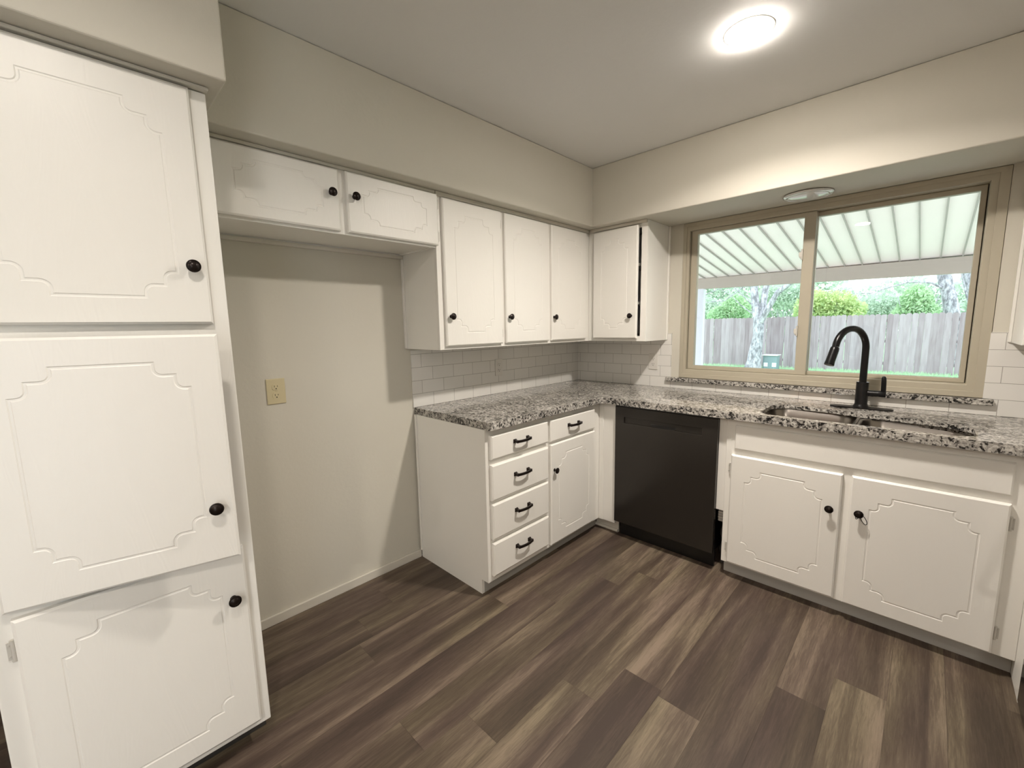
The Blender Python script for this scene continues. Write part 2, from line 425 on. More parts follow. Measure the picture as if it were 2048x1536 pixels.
def knob_mesh(p, out, r=.0172):
    bm = B()
    lathe(bm, [(.0095, 0), (.0095, .0015), (.0055, .004), (.0048, .012), (.0075, .0165), (r * .92, .0185), (r, .021), (r * .97, .0232), (r * .84, .0236), (r * .80, .0225), (r * .74, .0228), (r * .55, .0262), (r * .25, .0282), (0, .0286)], p, out, 28)
    return bm

def pull_mesh(fr, u, d, z, half=.048):
    bm = B()
    for s in (-1, 1):      # flared feet
        a = [fr.p(u + s * half + x, d, z + y) for x, y in ((-.011, -.011), (.011, -.011), (.011, .011), (-.011, .011))]
        b = [fr.p(u + s * half + x, d + .012, z + y) for x, y in ((-.0065, -.0065), (.0065, -.0065), (.0065, .0065), (-.0065, .0065))]
        c = [fr.p(u + s * (half + .001) + x, d + .026, z + y) for x, y in ((-.006, -.0075), (.007, -.0075), (.007, .0075), (-.006, .0075))]
        va = [[bm.verts.new(p) for p in q] for q in (a, b, c)]
        for A_, B_ in zip(va, va[1:]):
            for i in range(4): bm.faces.new((A_[i], A_[(i + 1) % 4], B_[(i + 1) % 4], B_[i]))
        bm.faces.new(va[0]); bm.faces.new(va[2])
    rings = []
    for k in range(13):    # bowed bar
        t = k / 12 * 2 - 1; dd = d + .022 + .008 * (1 - t * t); uu = u + t * (half + .003)
        rings.append([bm.verts.new(fr.p(uu, dd + x, z + y)) for x, y in ((-.0035, -.0065), (.0045, -.0065), (.0045, .0065), (-.0035, .0065))])
    for A_, B_ in zip(rings, rings[1:]):
        for i in range(4): bm.faces.new((A_[i], A_[(i + 1) % 4], B_[(i + 1) % 4], B_[i]))
    bm.faces.new(rings[0]); bm.faces.new(rings[-1])
    return bm

def hinge_mesh(fr, u, d, z, side):
    """painted barrel with two leaves; side = +1 if the frame is toward +u"""
    bm = B()
    lathe(bm, [(.004, -.024), (.004, .024)], fr.p(u, d + .004, z), (0, 0, 1), 10)
    lathe(bm, [(.0048, .024), (.0048, .027), (0, .029)], fr.p(u, d + .004, z), (0, 0, 1), 10)
    lathe(bm, [(.0048, -.024), (.0048, -.027), (0, -.029)], fr.p(u, d + .004, z), (0, 0, 1), 10)
    fr.box(bm, u, u + side * .010, d + .0005, d + .0025, z - .022, z + .022)
    for zz in (-.014, .014):
        lathe(bm, [(.0028, 0), (.002, .0015)], fr.p(u + side * .0066, d + .0025, z + zz), fr.out(), 8)
    return bm

def door(parent, fr, u0, u1, z0, z1, d0, knob=None, hinges=(), hside=1, angle=0.0, label=None, groove=True, sa=1, sb=1, name='door', th=.019, kr=.0172):
    """knob=(u,z); hinges: z list at hinge side (hside=+1 -> at u1)"""
    hu = u1 if hside > 0 else u0
    org = fr.p(hu, d0, z0)
    o = obj(name, door_mesh(fr, u0, u1, z0, z1, d0, th=th, groove=groove, sa=sa, sb=sb), 'white', parent, origin=org)
    if label: o['label'] = label
    def kid(nm, bm, mt, **k):
        c = obj(nm, bm, mt, None, origin=org, **k); c.parent = o; c.location = (0, 0, 0); return c
    if knob:
        kid('knob', knob_mesh(fr.p(knob[0], d0 + th, knob[1]), fr.out(), kr), 'bronze', smooth=True)
    for hz in hinges:
        h = kid('hinge', hinge_mesh(fr, hu + hside * .0045, d0, hz, hside), 'hinge', smooth=True)
    o.rotation_euler = (0, 0, angle)
    return o

def cabinet_body(parent, fr, u0, u1, d1, z0, z1, holes, face=.019, wall=.016, d0=0.002, top=True, toe=None, shelves=()):
    """hollow carcass + face frame; d1 = front plane of the face frame"""
    bm = B(); db = d1 - face
    fr.box(bm, u0, u0 + wall, d0, db, z0, z1); fr.box(bm, u1 - wall, u1, d0, db, z0, z1)
    fr.box(bm, u0 + wall, u1 - wall, d0, d0 + .006, z0, z1)
    fr.box(bm, u0 + wall, u1 - wall, d0 + .006, db, z0 + .006, z0 + .022)
    if top: fr.box(bm, u0 + wall, u1 - wall, d0 + .006, db, z1 - .016, z1)
    for s in shelves: fr.box(bm, u0 + wall, u1 - wall, d0 + .006, db - .01, s, s + .016)
    obj('carcass', bm, 'white', parent)
    obj('face_frame', frame_mesh(fr, u0, u1, z0, z1, db, d1, holes), 'white', parent, bevel=.0012, seg=1)

def set_plank_attr(o, cols):
    me = o.data; a = me.color_attributes.new('plank', 'FLOAT_COLOR', 'CORNER')
    for p, c in zip(me.polygons, cols):
        for li in p.loop_indices: a.data[li].color = (*c, 1)

# ================================================================== SETTING
H, HS, SD = 2.403, 2.029, .41        # ceiling, soffit underside, soffit depth
XR, YF = 3.05, -8.4
# floor of individual planks (one mesh)
bm = B(); cols = []
joint = {-1: -.7, 0: -.31, 1: -1.965, 2: -2.15, 3: -1.0, 4: -1.595, 5: -1.415, 6: -1.076, 7: -.895, 8: -1.758, 9: -1.55, 10: -1.58, 11: -.62, 12: -1.237, 13: -1.04, 14: -.45, 15: -1.66, 16: -.8, 17: -.2, 18: -1.1, 19: -.5}
bright = {(9, 1): .72, (9, 2): .12, (10, 0): .3, (10, 1): .30, (10, 2): .95, (8, 1): .55, (8, 2): .85, (8, 0): .6, (7, 0): .7, (7, 1): .35, (7, 2): .75, (6, 0): .5, (6, 1): .45, (6, 2): .2, (5, 1): .15, (5, 2): .40, (4, 1): .55, (4, 2): .55, (3, 1): .45, (3, 2): .55, (2, 1): .2, (2, 2): .12, (1, 1): .25, (1, 2): .15, (11, 0): .3, (11, 1): .32, (11, 2): .4, (12, 1): .68, (12, 2): .15, (13, 0): .3, (13, 1): .55, (14, 0): .4, (14, 1): .4, (15, 1): .3, (9, 0): .2, (12, 0): .6}
PW, PL = .1525, 1.22
XL, YP = -3.2, -3.20       # the room opens to the left behind the pantry
for k in range(-22, 20):
    ka, kb = 2.2525 - PW * 15 + PW * k, 2.2525 - PW * 14 + PW * k
    for side in (0, 1):
        xa, xb = (max(0, ka), min(XR, kb)) if side else (max(XL, ka), min(0, kb))
        if xb - xa < .001: continue
        y1 = 0.0 if side else YP
        jy = joint.get(k, -(k * .437 % PL) - .1)
        while jy + PL < 0: jy += PL
        while jy >= y1: jy -= PL
        y0 = jy; idx = 0
        while y1 > YF:
            y0 = max(y0, YF); g = .0004
            v = [bm.verts.new(p) for p in ((xa + g, y0 + g, 0), (xb - g, y0 + g, 0), (xb - g, y1 - g, 0), (xa + g, y1 - g, 0))]
            bm.faces.new(v); b_ = bright.get((k, idx), random.random() * .75)
            cols.append((random.random(), random.random(), b_))
            y1 = y0; y0 -= PL; idx += 1
nf = len(cols)
box(bm, 0, XR, YF, 0, -.08, -.0015); box(bm, XL, 0, YF, YP, -.08, -.0015); cols += [(0, 0, 0)] * 12
fl = struct('floor', bm, 'floor', origin=(0, 0, 0)); set_plank_attr(fl, cols)

struct('ceiling', bx(XL - .15, XR + .15, YF - .15, .15, H, H + .12), 'ceiling', origin=(0, 0, H))
struct('wall_left', bx(-.15, 0, YP, 0, 0, H), 'wall', origin=(0, 0, 0))
struct('wall_left_return', bx(XL - .15, -.15, YP, YP + .12, 0, H), 'wall', origin=(XL, YP, 0))
struct('wall_far_left', bx(XL - .15, XL, YF, YP, 0, H), 'wall', origin=(XL, YF, 0))
bm = frame_mesh(FB, -.15, XR + .15, -.3, H, -.15, 0, [(.865, 2.312, .99, HS + .001)])
struct('wall_back', bm, 'wall', origin=(0, 0, 0))
fr_ = Frame('A'); bm = frame_mesh(fr_, YF, 0, -.3, H, XR, XR + .15, [(-6.7, -3.9, .02, 2.08)])
struct('wall_right', bm, 'wall', origin=(XR, 0, 0))
dr = bpy.data.objects.new('added_door_1', None); C.objects.link(dr); dr.location = (XR + .05, -5.3, .02); dr['kind'] = 'structure'  # unseen glass door, added to let in fill daylight from the right
struct('added_door_frame', frame_mesh(fr_, -6.698, -3.902, .021, 2.079, XR + .03, XR + .09, [(-6.63, -5.34, .09, 2.0), (-5.26, -3.97, .09, 2.0)]), 'patiow', dr, bevel=.003)
for u0, u1 in ((-6.64, -5.33), (-5.27, -3.96)):
    struct('glass', bx(XR + .058, XR + .062, u0, u1, .08, 2.01), 'glass', dr)
struct('wall_front', bx(XL - .15, XR + .15, YF - .15, YF, 0, H), 'wall', origin=(0, YF, 0))
# soffits (dropped boxes of plasterboard above the cabinets)
struct('trim_1', bx(.001, SD, -2.5895, -.001, HS, H - .001), 'wall', bevel=.006, seg=3)
struct('trim_2', bx(SD - .02, XR - .001, -SD, -.001, HS, H - .001), 'wall', bevel=.006, seg=3)
struct('trim_3', bx(.001, .7025, -3.195, -2.588, HS, H - .001), 'wall', bevel=.006, seg=3)
struct('baseboard_left', bx(.0005, .013, -2.62, -1.6175, 0, .046), 'base', bevel=.003)

# ---- window 1
win = bpy.data.objects.new('window_1', None); C.objects.link(win); win.location = (1.588, .03, .992); win['kind'] = 'structure'
struct('window_frame', frame_mesh(FB, .866, 2.311, .9925, HS - .001, -.11, -.001, [(.908, 2.250, 1.052, 1.978)]), 'frame', win, bevel=.003)
struct('casing_lip', frame_mesh(FB, .8665, 2.3105, .993, HS - .0015, -.001, .005, [(.890, 2.276, 1.022, 2.004)]), 'frame', win, bevel=.002)
struct('sash', frame_mesh(FB, .912, 1.603, 1.053, 1.977, -.062, -.022, [(.951, 1.547, 1.079, 1.952)]), 'frame', win, bevel=.0025)
struct('sash', frame_mesh(FB, 1.575, 2.2465, 1.053, 1.977, -.104, -.064, [(1.604, 2.226, 1.074, 1.952)]), 'frame', win, bevel=.0025)
struct('gap_shade_strip', frame_mesh(FB, 2.2468, 2.2496, 1.0525, 1.9775, -.100, -.072, []), 'slot', win)  # black strip put in for the shade of the narrow gap beside the sash
struct('glass', bx(.945, 1.553, .040, .0415, 1.072, 1.958), 'glass', win)
struct('glass', bx(1.598, 2.232, .083, .0845, 1.068, 1.958), 'glass', win)
for z in (1.745, 1.31):
    bm = B(); box(bm, 1.543, 1.552, .008, .022, z - .03, z + .03); box(bm, 1.532, 1.545, .010, .018, z - .012, z + .014); box(bm, 1.537, 1.546, .004, .010, z - .022, z - .008)
    struct('latch', bm, 'hinge', win, bevel=.002)

# ================================================================== CABINETS
# ---- pantry
pan = thing('pantry_cabinet', 'tall white pantry cabinet with three stacked doors at the left, middle door ajar', 'cabinet', (.31, -2.89, 0))
bm = B()
box(bm, .015, .601, -2.638, -2.622, .079, 2.018); box(bm, .015, .601, -3.162, -3.146, .079, 2.018); box(bm, .015, .535, -2.638, -2.622, 0, .079); box(bm, .015, .535, -3.162, -3.146, 0, .079)
box(bm, .015, .021, -3.146, -2.638, .08, 2.018); box(bm, .021, .601, -3.146, -2.638, 2.002, 2.018)
for z in (.09, .40, .72, 1.05, 1.372, 1.70): box(bm, .021, .595, -3.146, -2.638, z, z + .016)
obj('carcass', bm, 'white', pan)
obj('face_frame', frame_mesh(FA, -3.162, -2.622, .079, 2.018, .601, .62, [(-3.112, -2.672, .118, .700), (-3.112, -2.672, .744, 1.350), (-3.09, -2.672, 1.404, 1.99)]), 'white', pan, bevel=.003)
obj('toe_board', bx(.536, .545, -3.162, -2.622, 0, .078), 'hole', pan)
obj('trim_strip', bx(.6205, .640, -3.162, -2.618, 2.0185, HS - .001), 'base', pan, bevel=.003)
door(pan, FA, -3.112, -2.664, 1.390, 2.013, .6205, knob=(-2.700, 1.545), hside=-1)
door(pan, FA, -3.128, -2.665, .733, 1.361, .6205, knob=(-2.707, .890), hside=-1, angle=R(-13.3), label='white middle door standing ajar')
door(pan, FA, -3.121, -2.652, .106, .712, .6205, knob=(-2.692, .556), hinges=(.635, .18), hside=-1)

# ---- cabinet over the fridge recess
cab = thing('wall_cabinet', 'short wide white wall cabinet above the empty fridge recess, two low doors', 'cabinet', (.16, -2.13, 1.76))
cabinet_body(cab, FA, -2.620, -1.6465, .32, 1.760, 2.028, [(-2.56, -2.14, 1.785, 1.99), (-2.085, -1.66, 1.785, 1.99)])
door(cab, FA, -2.572, -2.130, 1.770, 2.010, .3205, knob=(-2.164, 1.912), hside=-1, sb=.62)
door(cab, FA, -2.097, -1.640, 1.770, 2.013, .3205, knob=(-2.066, 1.914), hinges=(1.97, 1.815), sb=.62)
obj('trim_strip', bx(.3205, .332, -2.620, -1.648, 2.0155, 2.0285), 'base', cab, bevel=.003)
obj('cleat', bx(.001, .018, -2.60, -1.648, 1.742, 1.7595), 'base', cab, bevel=.002)

# ---- tall upper unit, wall A
cab = thing('wall_cabinet', 'white upper cabinet on the left wall with three tall doors above the drawers', 'cabinet', (.16, -.8, 1.254))
cabinet_body(cab, FA, -1.645, -.002, .32, 1.254, 2.028, [(-1.595, -1.225, 1.29, 1.985), (-1.165, -.80, 1.29, 1.985), (-.745, -.385, 1.29, 1.985)], shelves=(1.5, 1.75))
for (u0, u1), kx in zip(((-1.612, -1.209), (-1.181, -.788), (-.760, -.371)), (-1.583, -1.155, -.740)):
    door(cab, FA, u0, u1, 1.272, 2.003, .3205, knob=(kx, 1.424), hinges=(1.94, 1.33))
obj('trim_strip', bx(.3205, .334, -1.646, -.335, 2.008, 2.0285), 'base', cab, bevel=.003)
obj('scribe_molding', bx(.001, .018, -1.6555, -1.6455, 1.256, 1.741), 'white', cab, bevel=.002)

# ---- upper unit on window wall, left of window
cab = thing('wall_cabinet', 'narrow white upper cabinet in the corner left of the window, single door slightly open', 'cabinet', (.55, -.16, 1.254))
cabinet_body(cab, FB, .3215, .768, .3195, 1.2545, 2.028, [(.395, .727, 1.29, 1.985)], shelves=(1.5, 1.75))
door(cab, FB, .372, .714, 1.274, 2.001, .3200, knob=(.676, 1.424), hside=-1, angle=R(-1.6))
obj('trim_strip', bx(.3345, .769, -.334, -.3205, 2.008, 2.0285), 'base', cab, bevel=.003)
obj('scribe_molding', bx(.7685, .779, -.018, -.001, 1.2555, 2.028), 'white', cab, bevel=.002)

# ---- upper unit right of window (only its side shows)
cab = thing('wall_cabinet', 'white upper cabinet at the right edge of the photo, right of the window', 'cabinet', (2.7, -.16, 1.254))
cabinet_body(cab, FB, 2.372, 3.048, .3195, 1.2545, 2.028, [(2.41, 3.0, 1.29, 1.985)])
door(cab, FB, 2.398, 3.010, 1.274, 2.001, .3200, knob=(2.43, 1.424))
obj('scribe_molding', bx(2.361, 2.3715, -.018, -.001, 1.2555, 2.028), 'white', cab, bevel=.002)

# ---- base cabinet with drawers, wall A
cab = thing('base_cabinet', 'white base cabinet with four stacked drawers beside a drawer over a door', 'cabinet', (.3, -1.15, 0))
HC = .8744
bm = B()
box(bm, .014, .588, -1.6145, -1.5985, .0805, HC); box(bm, .014, .555, -1.6145, -1.5985, 0, .0805)
box(bm, .014, .588, -.018, -.003, .0805, HC); box(bm, .014, .020, -1.5985, -.018, .08, HC); box(bm, .02, .588, -1.5985, -.018, .0865, .1025)
box(bm, .02, .588, -1.152, -1.136, .1025, HC)
obj('carcass', bm, 'white', cab)
obj('face_frame', frame_mesh(FA, -1.6155, -.6075, .0805, HC, .588, .607, [(-1.575, -1.17, .13, .275), (-1.575, -1.17, .33, .48), (-1.575, -1.17, .53, .68), (-1.575, -1.17, .735, .83), (-1.12, -.70, .73, .83), (-1.12, -.70, .12, .69)]), 'white', cab, bevel=.0015)
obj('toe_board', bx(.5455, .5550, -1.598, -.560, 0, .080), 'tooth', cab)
obj('scribe_molding', bx(.0135, .026, -1.6245, -1.6150, .048, HC), 'white', cab, bevel=.002)
for (u0, u1, z0, z1, pu, pz) in ((-1.590, -1.155, .721, .843, -1.379, .786), (-1.590, -1.155, .511, .694, -1.379, .611), (-1.590, -1.155, .308, .492, -1.377, .416), (-1.590, -1.155, .112, .287, -1.376, .215), (-1.134, -.688, .716, .842, -.920, .788)):
    dr = obj('drawer', door_mesh(FA, u0, u1, z0, z1, .6075, groove=False, ch=.007), 'white', cab, origin=(.6075, (u0 + u1) / 2, z0))
    bm = B(); FA.box(bm, u0 + .03, u1 - .03, .12, .6065, z0 + .02, z1 - .03)
    p = obj('pull', pull_mesh(FA, pu, .6265, pz), 'bronze', None, origin=world_loc(dr), bevel=.001); p.parent = dr; p.location = (0, 0, 0)
    bm.free()
door(cab, FA, -1.134, -.688, .098, .700, .6075, knob=(-1.104, .548), hinges=(.62, .17))

# ---- corner filler left of the dishwasher
obj('corner_filler', bx(.6080, .7275, -.607, -.588, .0805, HC), 'white', cab, bevel=.0015)
obj('stile', bx(.6085, .638, -.6115, -.6075, .0805, HC), 'white', cab, bevel=.001)
obj('toe_board', bx(.556, .7275, -.555, -.5455, 0, .080), 'base', cab)
bm = B(); lathe(bm, [(.011, 0), (.011, .17)], (.5565, -.5605, .0105), (1, 0, 0), 12); obj('shoe_molding', bm, 'base', cab, smooth=True)

# ---- sink base
sinkcab = cab = thing('sink_base_cabinet', 'white base cabinet under the sink with two square doors and a false drawer front', 'cabinet', (1.9, -.3, 0))
bm = B()
box(bm, 1.3855, 1.4015, -.588, -.014, .0805, HC); box(bm, 1.3855, 1.4015, -.545, -.014, 0, .0805); box(bm, 2.4135, 2.4290, -.588, -.014, .08, HC); box(bm, 1.4015, 2.4135, -.020, -.014, .08, HC); box(bm, 1.4015, 2.4135, -.588, -.020, .0865, .1025)
obj('carcass', bm, 'white', cab)
obj('face_frame', frame_mesh(FB, 1.3850, 2.4340, .0805, HC, .588, .607, [(1.445, 1.868, .12, .675), (1.925, 2.352, .12, .675)]), 'white', cab, bevel=.0015)
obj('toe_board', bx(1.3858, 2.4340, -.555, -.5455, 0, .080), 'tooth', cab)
obj('false_front', door_mesh(FB, 1.428, 2.369, .718, .842, .6075, th=.012, ch=.005, groove=False), 'white', cab)
door(cab, FB, 1.416, 1.880, .092, .686, .6075, knob=(1.842, .520), hinges=(.61, .17), hside=-1)
door(cab, FB, 1.911, 2.371, .088, .687, .6075, knob=(1.947, .528), hinges=(.61, .17), hside=1)

# elastic band looped on the knob of the right sink door
bm = B()
kc = Vector((1.947, -.6475, .528))
def loop(cx, cz, rx, rz, tilt, dy, n=28, top=0):
    pts = []
    for i in range(n + 1):
        t = 2 * math.pi * i / n; x = rx * math.sin(t); z = -rz * (1 - math.cos(t)) / 1
        ca, sa_ = math.cos(tilt), math.sin(tilt)
        pts.append((cx + x * ca - z * sa_, dy + .003 * math.sin(t), cz + x * sa_ + z * ca))
    return pts
tube(bm, loop(1.955, .524, .0075, .021, R(28), -.6405), .0014, 8, False)
tube(bm, loop(1.942, .520, .0040, .009, R(-6), -.6390), .0014, 8, False)
tube(bm, [(1.947 + .0088 * math.cos(t * math.pi / 8), -.6385 - .0012 * (t % 2), .528 + .0088 * math.sin(t * math.pi / 8)) for t in range(17)], .0015, 8, False)
tag(obj('elastic_band', bm, 'elastic', smooth=True), 'small black elastic band hanging from the knob of the right sink door', 'elastic band')

# ---- run on the right: short panel and range
cab = thing('base_cabinet', 'white floor-length base cabinet end at the right edge beside the black range', 'cabinet', (2.6, -.67, 0))
obj('front_panel', bx(2.4345, 2.449, -.737, -.5560, 0, HC), 'white', cab, bevel=.0015)
obj('side_panel', bx(2.449, 3.045, -.737, -.720, 0, HC), 'white', cab)
rg = thing('kitchen_range', 'black kitchen range whose front corner shows at the lower right edge', 'range', (2.73, -1.12, 0))
obj('body', bx(2.472, 3.03, -1.498, -.7395, .02, .905), 'range', rg, bevel=.004)
obj('oven_door', bx(2.440, 2.4715, -1.492, -.744, .20, .80), 'range', rg, bevel=.006)
obj('storage_drawer', bx(2.432, 2.4715, -1.492, -.744, .012, .185), 'range', rg, bevel=.006)
obj('control_panel', bx(2.445, 2.4715, -1.492, -.744, .815, .904), 'range', rg, bevel=.004)
bm = B(); tube(bm, [(2.440, -1.43, .745), (2.41, -1.43, .745), (2.402, -1.40, .745), (2.402, -.86, .745), (2.41, -.83, .745), (2.440, -.83, .745)], .011); obj('oven_handle', bm, 'steel', rg, smooth=True)
obj('cooktop', bx(2.42, 3.03, -1.498, -.7395, .9055, .915), 'range', rg, bevel=.003)
for (x, y, r) in ((2.58, -.93, .10), (2.58, -1.31, .08), (2.87, -.93, .08), (2.87, -1.31, .10)):
    bm = B(); lathe(bm, [(r, 0), (r, .002), (r * .93, .002), (r * .93, 0)], (x, y, .9152), (0, 0, 1), 40); obj('burner', bm, 'dw', rg, smooth=True)
for y in (-.85, -.97, -1.27, -1.39):
    bm = B(); lathe(bm, [(.02, 0), (.018, .02), (.016, .024), (0, .025)], (2.445, y, .86), (-1, 0, 0), 20); obj('control_knob', bm, 'black', rg, smooth=True)

# ================================================================== DISHWASHER
dw = thing('dishwasher', 'dark slate built-in dishwasher between the corner panel and the sink cabinet', 'dishwasher', (1.037, -.3, 0))
obj('tub', bx(.745, 1.330, -.588, -.03, .09, .862), 'dwdark', dw)
# door panel with a shallow band recess; flat black plate gives the pocket's shade
bm = frame_mesh(FB, .7305, 1.3430, .106, .862, .590, .622, [(.792, 1.262, .7625, .7985)])
obj('door_panel', bm, 'dw', dw, bevel=.003)
obj('handle_band', bx(.7925, 1.2615, -.6135, -.592, .763, .798), 'dw', dw, bevel=.001)
bm = B()
pts = [(.963, .7795), (1.117, .7795)] + [(1.117 - .03 * (1 - math.cos(t)), .7795 - .021 * math.sin(t)) for t in [math.pi / 2 * k / 6 for k in range(1, 7)]] + [(.963 + .03 * (1 - math.cos(t)), .7795 - .021 * math.sin(t)) for t in [math.pi / 2 * (6 - k) / 6 for k in range(0, 6)]]
a = [bm.verts.new((x, -.6150, z)) for x, z in pts]; b = [bm.verts.new((x, -.6136, z)) for x, z in pts]
bm.faces.new(a); bm.faces.new(b)
for i in range(len(pts)): j = (i + 1) % len(pts); bm.faces.new((a[i], a[j], b[j], b[i]))
obj('pocket_shade_plate', bm, 'dwdark', dw)  # black plate proud of the band, stands in for the recess shade
obj('top_strip', bx(.733, 1.3405, -.6205, -.590, .8625, .8695), 'dwdark', dw)
obj('toe_panel', bx(.745, 1.335, -.562, -.548, .002, .098), 'dwdark', dw)
for x in (.76, 1.315):
    bm = B(); lathe(bm, [(.012, 0), (.012, .012), (.007, .014), (.007, .088)], (x, -.53, .001), (0, 0, 1), 14); obj('levelling_foot', bm, 'black', dw, smooth=True)
# gap beside the dishwasher: white strip, torn wall, pipe wrap
st = sinkcab
obj('filler_strip', bx(1.3445, 1.3845, -.598, -.580, .360, .872), 'white', st, bevel=.001)
bm = B(); 
for i in range(5):
    z = .285 + .015 * i; box(bm, 1.3480 + .003 * random.random(), 1.3840, -.574 - .004 * random.random(), -.560, z, z + .0148)
obj('torn_edge', bm, 'plaster', st, bevel=.004)
bm = B(); pts = [(1.362 + .004 * math.sin(k * 1.7), -.50 + .006 * math.cos(k * 1.3), .012 + .028 * k) for k in range(11)]
tube(bm, pts, [.014 + .003 * math.sin(k * 2.3) for k in range(11)], 12)
tag(obj('drain_hose', bm, 'hole', smooth=True), 'dark wrapped hose in the gap right of the dishwasher', 'hose')

# ================================================================== COUNTERTOP
def rounded(poly, rad):
    out = []; n = len(poly)
    for i, p in enumerate(poly):
        r = rad.get(i, 0) if isinstance(rad, dict) else rad
        if r <= 0: out.append(p); continue
        p0 = Vector(poly[i - 1]); p1 = Vector(p); p2 = Vector(poly[(i + 1) % n])
        a = (p0 - p1).normalized(); b = (p2 - p1).normalized(); ang = a.angle(b); t = r / math.tan(ang / 2)
        c = p1 + (a + b).normalized() * (r / math.sin(ang / 2)); s = p1 + a * t; e = p1 + b * t
        a0 = math.atan2(s.y - c.y, s.x - c.x); a1 = math.atan2(e.y - c.y, e.x - c.x); d = (a1 - a0 + math.pi) % (2 * math.pi) - math.pi
        for k in range(9): out.append((c.x + r * math.cos(a0 + d * k / 8), c.y + r * math.sin(a0 + d * k / 8)))
    return out
DC = .645
outer = rounded([(.001, -.001), (XR - .001, -.001), (XR - .001, -.7375), (2.400, -.7375), (2.400, -DC), (DC, -DC), (DC, -1.612), (.001, -1.612)], {3: .01, 4: .03, 5: .035, 6: .012})
hole = rounded([(1.520, -.560), (1.520, -.320), (1.575, -.248), (1.780, -.262), (1.900, -.300), (2.190, -.328), (2.268, -.400), (2.268, -.560), (2.21, -.602), (1.57, -.602)], {0: .05, 1: .05, 2: .04, 3: .03, 4: .03, 5: .06, 6: .05, 7: .02, 8: .04, 9: .05})
def slab(outer, holes, z0, z1, ease=.005):
    bm = B(); rings = []
    def ring(lp, z): return [bm.verts.new((x, y, z)) for x, y in lp]
    allr = [outer] + holes
    tops = [ring(l, z1) for l in allr]; bots = [ring(l, z0) for l in allr]
    for zz, rr in ((z1, tops), (z0, bots)):
        flat = [v for r_ in rr for v in r_]
        for t in tessellate_polygon([[Vector((x, y, 0)) for x, y in l] for l in allr]):
            try: bm.faces.new([flat[i] for i in t])
            except ValueError: pass
    for T, Bo in zip(tops, bots):
        n = len(T)
        for i in range(n): j = (i + 1) % n; bm.faces.new((T[i], T[j], Bo[j], Bo[i]))
    return bm
def counter(outer, hole, z0, zl, z1):
    """full-thickness outer edge, thinner lip around the sink cut-out"""
    bm = B()
    big = offset_loop(hole, .034)
    if (max(p[0] for p in big) < max(p[0] for p in hole)): big = offset_loop(hole, -.034)
    big = [(x, max(y, -.6405)) for x, y in big]
    def ring(lp, z): return [bm.verts.new((x, y, z)) for x, y in lp]
    ot, ob_, ht, hl, bl_, bb = ring(outer, z1), ring(outer, z0), ring(hole, z1), ring(hole, zl), ring(big, zl), ring(big, z0)
    def fill(r1, r2):
        flat = r1 + r2
        for t in tessellate_polygon([[Vector((v.co.x, v.co.y, 0)) for v in q] for q in (r1, r2)]):
            try: bm.faces.new([flat[i] for i in t])
            except ValueError: pass
    fill(ot, ht); fill(ob_, bb)
    for A_, B_ in ((ot, ob_), (ht, hl), (hl, bl_), (bl_, bb)):
        n = len(A_)
        for i in range(n): j = (i + 1) % n; bm.faces.new((A_[i], A_[j], B_[j], B_[i]))
    return bm
ct = obj('countertop', counter(outer, hole, .8748, .8935, .914), 'granite', bevel=.005, seg=3)
tag(ct, 'L-shaped speckled grey granite countertop with a cutout for the sink', 'countertop')
ws = obj('window_ledge', bx(.779, 2.342, -.032, -.0015, .9625, .9915), 'granite', bevel=.004, seg=2)
tag(ws, 'thin granite ledge running under the kitchen window', 'ledge')

# ---- sink
sk = thing('kitchen_sink', 'double bowl stainless steel sink set under the granite countertop', 'sink', (1.89, -.4, .68))
def bowl(x0, x1, y0, y1, zt, dep, rad):
    bm = B(); n = 10
    def rr(inset, z, r):
        xa, xb, ya, yb = x0 + inset, x1 - inset, y0 + inset, y1 - inset; pts = []
        for cx, cy, a0 in ((xb - r, yb - r, 0), (xa + r, yb - r, 90), (xa + r, ya + r, 180), (xb - r, ya + r, 270)):
            for k in range(n + 1): a = R(a0 + 90 * k / n); pts.append(bm.verts.new((cx + r * math.cos(a), cy + r * math.sin(a), z)))
        return pts
    prof = [(-.014, zt, rad + .014), (-.003, zt, rad + .003), (0, zt - .004, rad), (.006, zt - dep * .5, rad - .002), (.012, zt - dep + .03, rad - .004), (.020, zt - dep + .010, rad - .01), (.045, zt - dep, rad - .03)]
    rings = [rr(*p) for p in prof]
    for A_, B_ in zip(rings, rings[1:]):
        m = len(A_)
        for i in range(m): j = (i + 1) % m; bm.faces.new((A_[i], A_[j], B_[j], B_[i]))
    bm.faces.new(rings[-1]); return bm
for (x0, x1, y0, y1) in ((1.512, 1.882, -.586, -.238), (1.912, 2.276, -.586, -.285)):
    o = obj('bowl', bowl(x0, x1, y0, y1, (.8925 if x0 < 1.6 else .8922), .207, .075), 'steel', sk, smooth=True)
    s = o.modifiers.new('solid', 'SOLIDIFY'); s.thickness = .0012; s.offset = -1
    cx, cy = (x0 + x1) / 2, (y0 + y1) / 2
    bm = B(); lathe(bm, [(.055, 0), (.053, .003), (.040, .003), (.036, -.004), (0, -.005)], (cx, cy, .6865), (0, 0, 1), 28)
    d = obj('drain', bm, 'steel', None, origin=world_loc(o), smooth=True); d.parent = o; d.location = (0, 0, 0)

